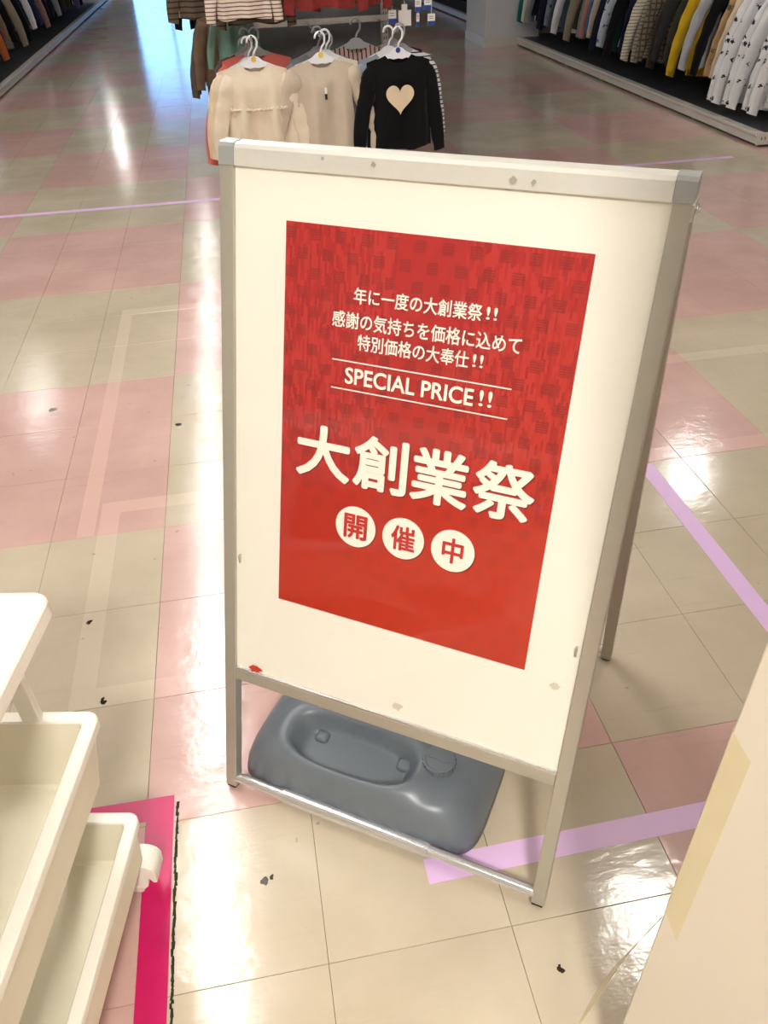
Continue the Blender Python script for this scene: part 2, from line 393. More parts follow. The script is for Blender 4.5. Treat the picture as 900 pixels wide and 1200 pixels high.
# ---------------------------------------------------------------- the A-frame sign
LEAN = math.radians(15.0145); PSI = math.radians(-33.74)
SW, SH, DEP = 0.622, 1.120, 0.5925
F0 = Vector((-.1845, .9365)); exv = Vector((math.cos(PSI), math.sin(PSI))); hv = Vector((-math.sin(PSI), math.cos(PSI)))
mid = F0 + exv*SW/2 + hv*DEP/2
sign = empty('a_frame_sign', (mid.x, mid.y, 0), PSI)
tag(sign, 'aluminium A-frame floor sign with red sale poster on a cream sheet', 'sign')
def plane_mx(front=True):
    s = -1 if front else 1
    # local x along the width, local y up the slope, local z out of the face
    if front:
        X = Vector((1, 0, 0)); Y = Vector((0, math.sin(LEAN), math.cos(LEAN))); O = Vector((-SW/2, -DEP/2, 0))
    else:
        X = Vector((-1, 0, 0)); Y = Vector((0, -math.sin(LEAN), math.cos(LEAN))); O = Vector((SW/2, DEP/2+.022, 0))
    Z = X.cross(Y)
    return Matrix(((X.x, Y.x, Z.x, O.x), (X.y, Y.y, Z.y, O.y), (X.z, Y.z, Z.z, O.z), (0, 0, 0, 1)))
def prof(bm, x0, x1, y0, y1, z0, z1, mx, bev=.0015): box(bm, x0, x1, y0, y1, z0, z1, mx, bev)
FD = 0.021   # profile depth
for front in (True, False):
    mx = plane_mx(front); D = -FD
    for (a, b) in ((0, .0225), (SW-.0225, SW)):
        bm = bmesh.new(); prof(bm, a, b, .012, 1.112, D, 0, mx); bm_obj('stile', bm, M['alu'], sign)
        bm = bmesh.new(); prof(bm, a+.002, b-.002, .006, .016, D+.002, -.002, mx, .001); bm_obj('foot', bm, M['black_plastic'], sign)
        # thin snap groove on the stile
    bm = bmesh.new(); prof(bm, .0225, SW-.0225, .2620, .2850, D, -.001, mx)
    br = bm_obj('bottom_rail', bm, M['alu'], sign)
    bm = bmesh.new(); prof(bm, .0225, SW-.0225, .2852, .2895, -.006, -.0005, mx, .0008)
    bm_obj('rail_lip', bm, M['chrome'], br)
    bm = bmesh.new()
    # top rail with a rolled upper edge
    P = [(1.108, 0.001), (1.130, 0.001), (1.1355, -.0015), (1.1385, -.006), (1.139, -.011), (1.138, -.0165), (1.108, -.0165)]
    ring = []
    for xx in (.024, SW-.024):
        ring.append([bm.verts.new(mx @ Vector((xx, y, z))) for y, z in P])
    for k in range(len(P)): bm.faces.new((ring[0][k], ring[0][(k+1) % len(P)], ring[1][(k+1) % len(P)], ring[1][k]))
    bm.faces.new(ring[0]); bm.faces.new(ring[1][::-1])
    bm_obj('top_rail', bm, M['alu_light'], sign)
    for (a, b) in ((-.0005, .0235), (SW-.0235, SW+.0005)):
        bm = bmesh.new(); ring = []
        P2 = [(1.108, 0.0015), (1.131, 0.0015), (1.1365, -.001), (1.1395, -.006), (1.140, -.011), (1.139, -.017), (1.108, -.017)]
        for xx in (a, b): ring.append([bm.verts.new(mx @ Vector((xx, y, z))) for y, z in P2])
        for k in range(len(P2)): bm.faces.new((ring[0][k], ring[0][(k+1) % 7], ring[1][(k+1) % 7], ring[1][k]))
        bm.faces.new(ring[0]); bm.faces.new(ring[1][::-1])
        bm_obj('corner_cap', bm, M['cap'], sign)
    # round cross tube near the floor with a sliding sleeve in the middle
    bm = bmesh.new(); tube(bm, [mx @ Vector((.020, .030, -.008)), mx @ Vector((SW-.020, .030, -.008))], .0095, 32)
    tb = bm_obj('cross_tube', bm, M['chrome'], sign)
    bm = bmesh.new(); tube(bm, [mx @ Vector((.122, .030, -.008)), mx @ Vector((.412, .030, -.008))], .0135, 36)
    bm_obj('sleeve', bm, M['chrome'], tb)
    # backing board and sheet
    bm = bmesh.new(); prof(bm, .018, SW-.018, .275, 1.112, -.010, -.0055, mx, 0.0)
    bm_obj('backing_sheet', bm, M['cream_sheet'], sign)
    bm = bmesh.new(); prof(bm, .0226, SW-.0226, .2896, 1.1055, -.0035, -.0025, mx, 0.0)
    bm_obj('cover_sheet', bm, M['cover'], sign)
# hinge screws between both frames
for s in (1,):
    bm = bmesh.new(); x = s*SW/2; hz = 1.063
    tube(bm, [(x+.0002, .0, hz), (x+.005, .0, hz)], .0055, 12); tube(bm, [(x+.005, .0, hz), (x+.007, .0, hz)], .0035, 12)
    hp = bm_obj('hinge_pin', bm, M['chrome'], sign, True)
    bm = bmesh.new(); box(bm, x-.001, x+.002, -.022, .022, hz-.009, hz+.009); bm_obj('hinge_plate', bm, M['alu'], hp)
# stay bars
for s in (-1, 1):
    bm = bmesh.new(); x = s*(SW/2-.030)
    box(bm, x-.0015, x+.0015, -.165, .165, .48, .495, None, .0005); bm_obj('stay_bar', bm, M['alu'], sign)
# smudges on the cover and scratches on the top rail
MXF = plane_mx(True)
def blot(parent, name, cx, cy, r, mat, z=-.0022, n=14, sx=1.0):
    bm = bmesh.new(); a0 = random.random()*6
    vs_ = [bm.verts.new(MXF @ Vector((cx+math.cos(2*PI*k/n+a0)*r*random.uniform(.5, 1.1)*sx, cy+math.sin(2*PI*k/n+a0)*r*random.uniform(.5, 1.1), z))) for k in range(n)]
    vt = [bm.verts.new(v.co + (MXF.to_3x3() @ Vector((0, 0, .0003)))) for v in vs_]
    bm.faces.new(vt); bm.faces.new(vs_[::-1])
    for k in range(n): bm.faces.new((vs_[k], vs_[(k+1) % n], vt[(k+1) % n], vt[k]))
    return bm_obj(name, bm, mat, parent)
blot(sign, 'smudge', .332, .315, .009, M['smudge'], sx=1.2)
blot(sign, 'smudge', .572, .440, .007, M['smudge'], sx=1.3)
blot(sign, 'smudge', .063, .296, .009, M['red_smudge'], sx=1.6)['label'] = 'red smudge in the lower left corner of the sheet'
for (a, b, r) in ((.232, 1.123, .004), (.415, 1.118, .005), (.44, 1.117, .004), (.16, 1.125, .003)):
    blot(sign, 'scratch', a, b, r, M['alu'], z=.0035)

# poster: printed sheet behind the clear cover, its own frame of axes
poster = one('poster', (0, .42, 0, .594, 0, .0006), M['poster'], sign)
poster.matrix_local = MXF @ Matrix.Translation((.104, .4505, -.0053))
def glyphs(txt, x0, x1, y0, y1, mat, name='lettering', z=.0007, bold=0.012, shear=0.0, parent=None):
    cu = bpy.data.curves.new('txt', 'FONT'); cu.body = txt; cu.size = 1; cu.resolution_u = 4; cu.shear = shear
    ob = bpy.data.objects.new('txt', cu); COL.objects.link(ob); bpy.context.view_layer.update()
    me = bpy.data.meshes.new_from_object(ob.evaluated_get(bpy.context.evaluated_depsgraph_get()))
    bpy.data.objects.remove(ob); bpy.data.curves.remove(cu)
    xs = [v.co.x for v in me.vertices]; ys = [v.co.y for v in me.vertices]
    ax, bx, ay, by = min(xs), max(xs), min(ys), max(ys)
    me.materials.clear()
    kx = (x1-x0)/(bx-ax); e = bold*kx*.55          # heavier weight: the outline repeated on a small ring
    ring = [(0, 0)] + ([(math.cos(2*PI*k/8)*e*f_, math.sin(2*PI*k/8)*e*f_) for f_ in (.5, 1) for k in range(8)] if bold else [])
    sx = (x1-x0-2*e)/(bx-ax); sy = (y1-y0-2*e)/(by-ay)
    base = [(x0+e+(v.co.x-ax)*sx, y0+e+(v.co.y-ay)*sy) for v in me.vertices]
    pol = [tuple(p.vertices) for p in me.polygons]; V, Fc = [], []
    for q, (dx, dy) in enumerate(ring):
        n = len(V); V += [(a+dx, b+dy, z+q*.000002) for a, b in base]; Fc += [tuple(i+n for i in p) for p in pol]
    bpy.data.meshes.remove(me); me = bpy.data.meshes.new(name); me.from_pydata(V, [], Fc); me.update()
    return mesh_obj(name, me, mat, parent or poster)
def shadowed(txt, x0, x1, y0, y1, bold, d):
    glyphs(txt, x0+d, x1+d, y0-d, y1-d, M['shadow_ink'], 'printed_shadow', .00065, bold)
    glyphs(txt, x0, x1, y0, y1, M['white_ink'], 'lettering', .0008, bold)
BANG = '\u203c'
shadowed('年に一度の大創業祭', .1075, .2905, .4965, .5185, .030, .0007)
shadowed('!!', .296, .3105, .5005, .5165, .008, .0007)
shadowed('感謝の気持ちを価格に込めて', .0765, .3470, .4615, .4845, .030, .0007)
shadowed('特別価格の大奉仕', .117, .2795, .4335, .4560, .030, .0007)
shadowed('!!', .285, .2995, .4370, .4540, .008, .0007)
shadowed('SPECIAL PRICE', .1005, .2920, .3835, .4075, .040, .0008)
shadowed('!!', .300, .3180, .3860, .4080, .008, .0008)
for yy in (.4157, .3748):
    for (d, mt, z, nm) in ((.0006, 'shadow_ink', .00064, 'printed_shadow'), (0, 'white_ink', .00078, 'rule_line')):
        one(nm, (.0792+d, .3417+d, yy-.0009-d, yy+.0009-d, z-.0002, z), M[mt], poster)
for ch, x0, x1 in (('大', .0255, .1165), ('創', .1215, .2075), ('業', .2130, .3005), ('祭', .3065, .3950)):
    shadowed(ch, x0, x1, .2295, .3140, .042, .0018)
for ch, cx in (('開', .1315), ('催', .2100), ('中', .2885)):
    for (d, mt, z, nm) in ((.0018, 'shadow_ink', .00062, 'printed_shadow'), (0, 'white_ink', .00078, 'disc')):
        bm = bmesh.new(); prism(bm, [(cx+d+math.cos(2*PI*k/48)*.0335, .1640-d+math.sin(2*PI*k/48)*.0335) for k in range(48)], z-.0002, z)
        ds = bm_obj(nm, bm, M[mt], poster)
    hw_ = .0195 if ch != '中' else .0165
    glyphs(ch, cx-hw_, cx+hw_, .1640-.0205, .1640+.0205, M['red_ink'], 'lettering', .0010, .045)

# ---------------------------------------------------------------- water tank weight
def tank():
    TL, TD, TH = .485, .300, .115
    root = empty('water_tank', (0, 0, 0), PSI)
    c = F0 + exv*(.003+TL/2) + hv*(.017+TD/2); root.location = (c.x, c.y, .0)
    tag(root, 'dark grey plastic water tank weight lying between the feet of the sign', 'water tank')
    bm = bmesh.new(); NU, NV = 96, 64; grid = []
    def foot(a, b):     # unit square -> footprint, rounded superellipse with scalloped front
        x = a*TL/2; y = b*TD/2
        return x, y
    def smooth(t): t = max(0, min(1, t)); return t*t*(3-2*t)
    for i in range(NU+1):
        row = []
        for j in range(NV+1):
            a = -1 + 2*i/NU; b = -1 + 2*j/NV
            # square to rounded rectangle
            m = max(abs(a), abs(b)); k = 1e-9 + (abs(a)**5 + abs(b)**5)**(1/5.0)
            f = (m/k) if k > 1e-6 else 1
            aa, bb = a*f, b*f
            x, y = aa*TL/2, bb*TD/2
            e = 1-m                                    # 0 at the rim, 1 in the middle
            h = TH*(1-(1-min(1, e/0.24))**2.6)*0.75 + TH*0.25*smooth(e/0.42)
            h = .012 + (h*(1-.012/TH))
            h *= 1 - .16*smooth((x/TL+.5)*1.6-.9)      # a little lower at the right
            # raised body and recessed handle well
            cx, cy, rx, ry = -.018, -.060, .118, .050
            q = (abs((x-cx)/rx)**3 + abs((y-cy)/ry)**3)**(1/3.0)
            h -= .042*smooth((1.10-q)/.26)
            rimq = math.exp(-((q-1.25)/.14)**2); h += .004*rimq
            # soft scoop from the well toward the cap
            h -= .010*math.exp(-(((x-.135)/.030)**2 + ((y+.045)/.05)**2))
            if m < .999 and b < -.6:
                h += 0
            if b < -.86: y += .006*math.sin(x*62)**2 * smooth((-b-.86)/.14)
            row.append(bm.verts.new((x, y, max(h, .004) if m < .9999 else .004)))
        grid.append(row)
    for i in range(NU):
        for j in range(NV): bm.faces.new((grid[i][j], grid[i+1][j], grid[i+1][j+1], grid[i][j+1]))
    rim = [grid[i][0] for i in range(NU)] + [grid[NU][j] for j in range(NV)] + [grid[i][NV] for i in range(NU, 0, -1)] + [grid[0][j] for j in range(NV, 0, -1)]
    bot = [bm.verts.new((v.co.x*.96, v.co.y*.93, .0005)) for v in rim]
    n = len(rim)
    for k in range(n): bm.faces.new((rim[k], bot[k], bot[(k+1) % n], rim[(k+1) % n]))
    bm.faces.new(bot)
    bm_obj('tank_body', bm, M['tank'], root, True)
    # screw cap on the right rear shoulder
    bm = bmesh.new(); cx, cy = .140, -.026
    def cyl(r0, r1, z0, z1):
        tube(bm, [(cx, cy, z0), (cx, cy, z1)], [r0, r1], 32)
    cyl(.029, .029, .080, .112); cyl(.026, .0245, .112, .115)
    cap = bm_obj('screw_cap', bm, M['tank'], root)
    bm = bmesh.new()
    for k in range(24):
        a = 2*PI*k/24; box(bm, -.001, .001, -.0012, .0012, .084, .111, Matrix.Translation((cx+.0305*math.cos(a), cy+.0305*math.sin(a), 0)) @ Matrix.Rotation(a, 4, 'Z'))
    bm_obj('grip_ridge', bm, M['tank'], cap)
    bm = bmesh.new(); box(bm, cx-.020, cx+.020, cy-.004, cy+.004, .115, .120, None, .001); bm_obj('grip_bar', bm, M['tank'], cap)
    # the two notched steps inside the well
    for x in (-.095, .075):
        bm = bmesh.new(); box(bm, x-.013, x+.013, -.050, -.026, .066, .082, None, .006); bm_obj('well_step', bm, M['tank'], root, True)
tank()

# ---------------------------------------------------------------- white tray wagon on the left
UH = math.radians(-11.0509)   # heading of its long side
wag = empty('tray_wagon', (0, 0, 0), UH)
tag(wag, 'white plastic wagon with top board and two open trays below it', 'storage wagon')
# local y = along u (away), local x = v (to the right)
def rrect(x0, x1, y0, y1, r, seg=6):
    P = []
    for cx, cy, a0 in ((x1-r, y1-r, 0), (x0+r, y1-r, PI/2), (x0+r, y0+r, PI), (x1-r, y0+r, 1.5*PI)):
        for k in range(seg+1): a = a0+PI/2*k/seg; P.append((cx+r*math.cos(a), cy+r*math.sin(a)))
    return P
def loops(bm, ls, closed_first=False, closed_last=False):
    rings = [[bm.verts.new((x, y, z)) for x, y in poly] for poly, z in ls]
    for a, b in zip(rings, rings[1:]):
        n = len(a)
        for k in range(n): bm.faces.new((a[k], a[(k+1) % n], b[(k+1) % n], b[k]))
    if closed_first: bm.faces.new(rings[0][::-1])
    if closed_last: bm.faces.new(rings[-1])
WV0, WV1, WU0, WU1 = -1.05, -.440, -.25, .708
bm = bmesh.new()
loops(bm, [(rrect(WV0, WV1, WU0, WU1, .022), .664), (rrect(WV0, WV1, WU0, WU1, .022), .6845), (rrect(WV0+.002, WV1-.002, WU0+.002, WU1-.002, .021), .6875)], True, True)
bm_obj('top_board', bm, M['white_plastic'], wag)
def tray(zr, zb, taper, name):
    x0, x1, y0, y1 = WV0, WV1+.001, WU0, WU1+.002
    t = .020; tp = taper
    bm = bmesh.new()
    def R(i, r=.018): return rrect(x0+i, x1-i, y0+i, y1-i, max(.004, r))
    out = [(R(tp+.004, .014), zb), (R(tp, .016), zb+.006), (R(.006, .016), zr-.020), (R(.005, .016), zr-.018), (R(0, .019), zr-.016), (R(0, .019), zr-.002), (R(.002, .018), zr),
           (R(t-.002, .008), zr), (R(t, .007), zr-.003), (R(t+tp*.9, .006), zb+.012), (R(t+tp*.9+.006, .004), zb+.008)]
    loops(bm, out, True, True)
    o = bm_obj(name, bm, M['tray_inside'], wag)
    o.data.materials.append(M['white_plastic'])
    for f in o.data.polygons:
        if f.center.z > zr-.019: f.material_index = 1
    return o
tray(.455, .325, .022, 'upper_tray'); tray(.200, .095, .012, 'lower_tray')
for (x, y) in ((-.524, .696), (-.98, .696), (-.98, -.240), (-.524, -.240)):
    bm = bmesh.new(); box(bm, x-.020, x+.006, y-.006, y+.009, .4545, .6645, None, .003); bm_obj('post', bm, M['white_plastic'], wag)
    bm = bmesh.new(); box(bm, x-.060, x-.034, y-.006, y+.006, .1995, .330, None, .003); bm_obj('post', bm, M['white_plastic'], wag)
def caster(x, y, s):
    bm = bmesh.new(); N = 10; rings = []
    for yy in (y-.021, y+.021):
        P = [(x-s*.045, .094), (x-s*.004, .094)] + [(x-s*.004+s*.026*math.sin(PI/2*k/N), .068+.026*math.cos(PI/2*k/N)) for k in range(1, N+1)] + [(x+s*.020, .046), (x+s*.014, .046), (x+s*.008, .060), (x+s*.002, .032), (x-s*.006, .024), (x-s*.014, .030), (x-s*.045, .050)]
        rings.append([bm.verts.new((a, yy, b)) for a, b in P])
    n = len(rings[0])
    for k in range(n): bm.faces.new((rings[0][k], rings[0][(k+1) % n], rings[1][(k+1) % n], rings[1][k]))
    bm.faces.new(rings[0]); bm.faces.new(rings[1][::-1])
    c = bm_obj('caster', bm, M['white_plastic'], wag)
    bm = bmesh.new(); tube(bm, [(x-s*.030, y, .0245), (x-s*.012, y, .0245)], .024, 20); bm_obj('wheel', bm, M['white_plastic'], c)
for (x, y, s_) in ((-.455, .695, 1), (-1.03, .695, -1), (-.455, -.2, 1), (-1.03, -.2, -1)): caster(x, y, s_)

# ---------------------------------------------------------------- cream board at the right
bd = empty('display_board', (.352, .365, 0), math.radians(-38))
tag(bd, 'tall plain cream board standing close by at the lower right with yellowed tape', 'board')
bm = bmesh.new(); box(bm, 0, .75, 0, .005, 0, 1.6, None, .0008); bm_obj('board_panel', bm, M['board'], bd)
bm = bmesh.new()
# tape folded round the board's left edge: face flap with slanted ends and the return behind
za, zb = .46, .745

for (yy0, yy1) in ((-.0004, -.0001),):
    f = [(-.0005, zb+.030), (.021, zb), (.021, za-.052), (-.0005, za)]
    A = [bm.verts.new((x, yy0, z)) for x, z in f]; B = [bm.verts.new((x, yy1, z)) for x, z in f]
    bm.faces.new(A); bm.faces.new(B[::-1])
    for k in range(4): bm.faces.new((A[k], A[(k+1) % 4], B[(k+1) % 4], B[k]))
bmesh.ops.create_cube(bm, size=1, matrix=Matrix.Translation((-.0004, .0025, (za+zb+.03)/2)) @ Matrix.Diagonal((.0005, .006, zb+.03-za, 1)))
bm_obj('tape_strip', bm, M['old_tape'], bd)
bm = bmesh.new(); pts = []
for k in range(22):
    t_ = k/21; pts.append((-.001-.050*t_-.006*math.sin(t_*PI), -.002, za-.01-.36*t_, .7+2.2*t_))
prev = None
for (x, y, z, tw) in pts:
    wv = .0030*(.35+math.sin(min(1, (za-z)/.38)*PI)); d = Vector((math.cos(tw), math.sin(tw), .2))*wv
    a, b = bm.verts.new(Vector((x, y, z))-d), bm.verts.new(Vector((x, y, z))+d)
    if prev: bm.faces.new((prev[0], prev[1], b, a))
    prev = (a, b)
pe = bm_obj('peeling_sliver', bm, M['old_tape'], bd); pe.modifiers.new('thick', 'SOLIDIFY').thickness = .0004

# ---------------------------------------------------------------- garments
def ss(t): t = max(0.0, min(1.0, t)); return t*t*(3-2*t)
def body_mesh(sw, hw, L, depth, seed, ruffle=None, neck=.050, ndrop=.030, band=True):
    rnd = random.Random(seed); bm = bmesh.new(); N, R = 44, 20; rows = []
    ph = [rnd.uniform(0, 6) for _ in range(4)]
    for r in range(R+1):
        t = r/R; row = []
        for k in range(N):
            th = 2*PI*k/N; c, s = math.cos(th), math.sin(th)
            wd = sw*(1-.10*ss(t*2.2)) + (hw-sw*.90)*ss((t-.25)/.75)
            if ruffle and t > ruffle: wd *= 1.0+.16*ss((t-ruffle)/.12)
            x = wd*c
            top = -.10*(abs(x)/sw)**1.6*sw*2.0
            if abs(x) < neck: top = top*0 - (ndrop if s < 0 else .008)*math.sqrt(max(0, 1-(x/neck)**2)) - .004
            elif abs(x) < neck+.02: top *= (abs(x)-neck)/.02
            z = top*(1-ss(t*3.0)) - L*t
            if t > .05: z = min(z, top)
            dp = depth*(.30+.70*ss(t*4))*(1-.3*t)
            amp = .015*ss(t*1.6)*(1.5 if ruffle and t > ruffle else 1.0)
            f = math.sin(x*46+ph[0]+t*1.2)*amp + math.sin(x*95+ph[1]-t)*amp*.45
            y = dp*s + (f if s < 0 else f*.6)
            if ruffle and abs(t-ruffle) < .03: y += (-.006 if s < 0 else .006)*math.cos(k*2.4)
            z += .006*math.sin(x*30+ph[2])*ss((t-.8)/.2)
            row.append(bm.verts.new((x, y, z)))
        rows.append(row)
    for a, b in zip(rows, rows[1:]):
        for k in range(N): bm.faces.new((a[k], a[(k+1) % N], b[(k+1) % N], b[k]))
    bmesh.ops.recalc_face_normals(bm, faces=bm.faces)
    me = bpy.data.meshes.new('body'); bm.to_mesh(me); bm.free()
    for f in me.polygons: f.use_smooth = True
    return me
def sleeve_mesh(side, sw, L, ang, seed, r0=.043, r1=.027, puff=0):
    rnd = random.Random(seed+side); bm = bmesh.new(); N, R = 18, 14; rows = []
    p = [rnd.uniform(0, 6) for _ in range(3)]
    for r in range(R+1):
        t = r/R
        a = ang*(1.25-.55*t)
        cx = side*(sw-.028 + L*t*math.sin(a)); cz = -.050*(sw/.15) - L*t*math.cos(a)
        rr = r0+(r1-r0)*t**.8
        if puff: rr += .018*math.exp(-((t-.05)/.09)**2)
        if t > .90: rr *= .93
        rr *= (.55, .86, .97)[r] if r < 3 else 1
        rx = rr*(1 if t < .9 else 1); ry = rr*.42
        for_ = []
        for k in range(N):
            th = 2*PI*k/N
            w_ = 1+.10*math.sin(3*th+p[0]+t*5)+.06*math.sin(5*th+p[1]-7*t)
            u_ = math.cos(th)*rx*w_; v_ = math.sin(th)*ry*w_
            crease = .005*math.sin(t*26+p[2]+th)*(1 if t < .9 else 0)
            for_.append(bm.verts.new((cx+u_*math.cos(a)*1.0, v_+crease+.004*side, cz+side*u_*math.sin(a))))
        rows.append(for_)
    for A, B in zip(rows, rows[1:]):
        for k in range(N): bm.faces.new((A[k], A[(k+1) % N], B[(k+1) % N], B[k]))
    bm.faces.new(rows[0][::-1])
    bmesh.ops.recalc_face_normals(bm, faces=bm.faces)
    me = bpy.data.meshes.new('sleeve'); bm.to_mesh(me); bm.free()
    for f in me.polygons: f.use_smooth = True
    return me
def hanger_meshes(span):
    bm = bmesh.new()
    prev = None
    for k in range(13):
        a = -1+2*k/12; x = a*span; z = .006-.040*abs(a)**1.3; hh_ = .013*(1-.35*abs(a))+(.010 if abs(a) < .2 else 0)
        q = [bm.verts.new((x, y, z+dz)) for y, dz in ((-.003, -hh_), (.003, -hh_), (.003, hh_*.9), (-.003, hh_*.9))]
        if prev:
            for i in range(4): bm.faces.new((prev[i], prev[(i+1) % 4], q[(i+1) % 4], q[i]))
        else: bm.faces.new(q)
        prev = q
    bm.faces.new(prev[::-1]); bmesh.ops.recalc_face_normals(bm, faces=bm.faces)
    a = bpy.data.meshes.new('hanger'); bm.to_mesh(a); bm.free()
    bm = bmesh.new()
    P = [(0, 0, .028), (.001, 0, .050)] + [(.0-.021*math.cos(th)+.012, 0, .078+.021*math.sin(th)) for th in [PI*1.72-PI*1.45*k/12*1.0 for k in range(13)]][::1]
    P = [(0, 0, .026), (.006, 0, .042), (.019, 0, .058)] + [(.021*math.cos(th), 0, .076+.023*math.sin(th)) for th in [-.35+PI*1.12*k/11 for k in range(12)]]
    tube(bm, P, .0046, 8); bmesh.ops.recalc_face_normals(bm, faces=bm.faces)
    b = bpy.data.meshes.new('hook'); bm.to_mesh(b); bm.free()
    for f in b.polygons: f.use_smooth = True
    return a, b
HM = hanger_meshes(.115)
SHAPES = {}
def shape(kind):
    if kind in SHAPES: return SHAPES[kind]
    p = dict(tee=(.140, .150, .38, .028, .36, .30), wide=(.135, .155, .37, .030, .34, .36), long=(.160, .170, .50, .036, .46, .42), slim=(.145, .150, .46, .030, .43, .38),
             bulky=(.165, .180, .48, .045, .45, .46), drape=(.140, .145, .39, .030, .38, .46))
    sw, hw, L, dp, sl, an = p[kind.split('_')[0]]
    sd = sum(map(ord, kind))
    ruf = .47 if 'ruffle' in kind else None
    S = dict(body=body_mesh(sw, hw*(1.0), L, dp, sd, ruf), sleeve=[sleeve_mesh(s, sw, sl, an, sd, puff=('puff' in kind)) for s in (-1, 1)], sw=sw, L=L)
    SHAPES[kind] = S; return S
FAB = {}
def garment(kind, mat, loc, rz, label, cat, group=None, sleeve_mat=None, hanger='hanger', hook=True, disc=None, scale=1.0, name='shirt'):
    """origin at the bar that the hanger hook hangs on"""
    S = shape(kind); root = empty(name, loc, rz); root.scale = (scale,)*3
    tag(root, label, cat, group)
    dz = -.084
    def part(nm, me, mt, par=root, z=dz):
        if len(me.materials) == 0: me.materials.append(mt)
        o = bpy.data.objects.new(nm, me); COL.objects.link(o); o.parent = par
        if par is root: o.location.z = z
        o.material_slots[0].link = 'OBJECT'; o.material_slots[0].material = mt
        return o
    b = part('body', S['body'], mat)
    for k in (0, 1): part('sleeve', S['sleeve'][k], sleeve_mat or mat)
    h = part('hanger', HM[0], M[hanger], root, dz+.0)
    if hook: part('hook', HM[1], M[hanger], h)
    if disc:
        bm = bmesh.new(); tube(bm, [(0, -.0036, .014), (0, -.0052, .014)], .0105, 20)
        d = bm_obj('size_disc', bm, M[disc], h)
    return root, b
F = {}
def fab(key, col, *a, **k):
    F[key] = fabric('fabric_'+key, rgb(*col), *a, **k)
fab('cream', (236, 222, 198)); fab('cream_warm', (232, 212, 182)); fab('coral', (214, 110, 98)); fab('oat', (206, 192, 172)); fab('beige', (196, 180, 156))
fab('lavender', (168, 142, 168)); fab('offwhite', (232, 226, 206)); fab('grey', (140, 145, 150)); fab('bluegrey', (150, 160, 172)); fab('black', (7, 7, 10))
fab('navy', (22, 27, 48)); fab('charcoal', (46, 46, 48)); fab('mint', (122, 160, 146)); fab('brown', (118, 96, 76)); fab('taupe', (140, 128, 112)); fab('dtaupe', (92, 82, 74))
fab('white', (226, 226, 228)); fab('mustard', (206, 168, 30)); fab('gold', (188, 150, 40)); fab('silver', (178, 178, 180)); fab('olive', (84, 80, 58)); fab('dolive', (56, 56, 46))
fab('umber', (62, 48, 42)); fab('royal', (36, 80, 160)); fab('azure', (24, 120, 200)); fab('teal', (18, 110, 104)); fab('forest', (20, 62, 52)); fab('pinkdust', (190, 140, 130))
fab('slate', (88, 104, 124)); fab('khaki', (146, 128, 84)); fab('red', (132, 46, 44)); fab('darkred', (110, 36, 36)); fab('maroon', (70, 30, 40)); fab('rust', (170, 90, 40)); fab('purple', (104, 76, 140)); fab('mauve', (150, 112, 108))
fab('brownstripe', (228, 212, 198), 'stripe', rgb(96, 74, 66), .019); fab('darkstripe', (98, 84, 68), 'stripe', rgb(48, 38, 34), .024)
fab('creamstripe', (214, 206, 186), 'stripe', rgb(130, 122, 106), .017); fab('taupestripe', (176, 166, 148), 'stripe', rgb(104, 94, 80), .02)
fab('bwstripe', (222, 222, 226), 'stripe', rgb(24, 24, 30), .018); fab('burgstripe', (190, 160, 150), 'stripe', rgb(60, 22, 30), .02, axis=0)
fab('check', (128, 116, 96), 'check', rgb(78, 70, 58), .03); fab('plaid', (50, 60, 120), 'check', rgb(190, 190, 205), .03)
fab('whiteprint', (234, 234, 236), 'blobs', rgb(40, 40, 46), .036); fab('blueprint', (206, 216, 226), 'blobs', rgb(50, 90, 140), .035)
fab('greenprint', (60, 140, 120), 'blobs', rgb(200, 210, 200), .04); fab('camo', (186, 150, 106), 'blobs', rgb(90, 92, 56), .05); fab('navyprint', (36, 44, 80), 'blobs', rgb(190, 150, 160), .04)
fab('greyprint', (120, 128, 140), 'blobs', rgb(40, 50, 90), .04)

# ---------------------------------------------------------------- centre gondola with children's tops
gd = empty('shop_gondola', (.43, 6.3, 0))
tag(gd, 'grey shop gondola carrying the children\'s tops behind the sign', 'shelving unit')
GX0, GX1, GYF, GYB = -.37, .37, -1.95, 2.2     # local extents
bm = bmesh.new(); box(bm, GX0, GX1, GYF, GYB, .0, .12, None, .004); bm_obj('base_deck', bm, M['shelf_white'], gd)
bm = bmesh.new(); box(bm, GX0+.03, GX1-.03, GYF+.06, GYB, .12, 1.75, None, .002); bm_obj('back_panel', bm, M['shelf_grey'], gd)
for x in (GX0+.015, GX1-.015):
    bm = bmesh.new(); box(bm, x-.014, x+.014, GYF+.02, GYF+.06, .12, 1.8, None, .001)
    up = bm_obj('upright', bm, M['shelf_white'], gd)
    bm = bmesh.new(); z = .30
    while z < 1.7:
        for dx in (-.006, .006): box(bm, x+dx-.002, x+dx+.002, GYF+.0185, GYF+.0199, z, z+.013)
        z += .025
    o = bm_obj('slot', bm, M['black_plastic'], up); o['kind'] = 'stuff'
bm = bmesh.new(); box(bm, GX0, GX1, GYF-.03, GYF-.012, .905, .935, None, .003); bm_obj('cross_rail', bm, M['rail'], gd)
bm = bmesh.new(); box(bm, GX0, GX1, GYF-.03, GYF-.012, 1.42, 1.45, None, .003); bm_obj('cross_rail', bm, M['rail'], gd)
bm = bmesh.new(); box(bm, GX0, GX1, GYF-.012, GYF+.02, .910, .928); box(bm, GX0, GX1, GYF-.012, GYF+.02, 1.425, 1.443); bm_obj('bracket', bm, M['rail'], gd)
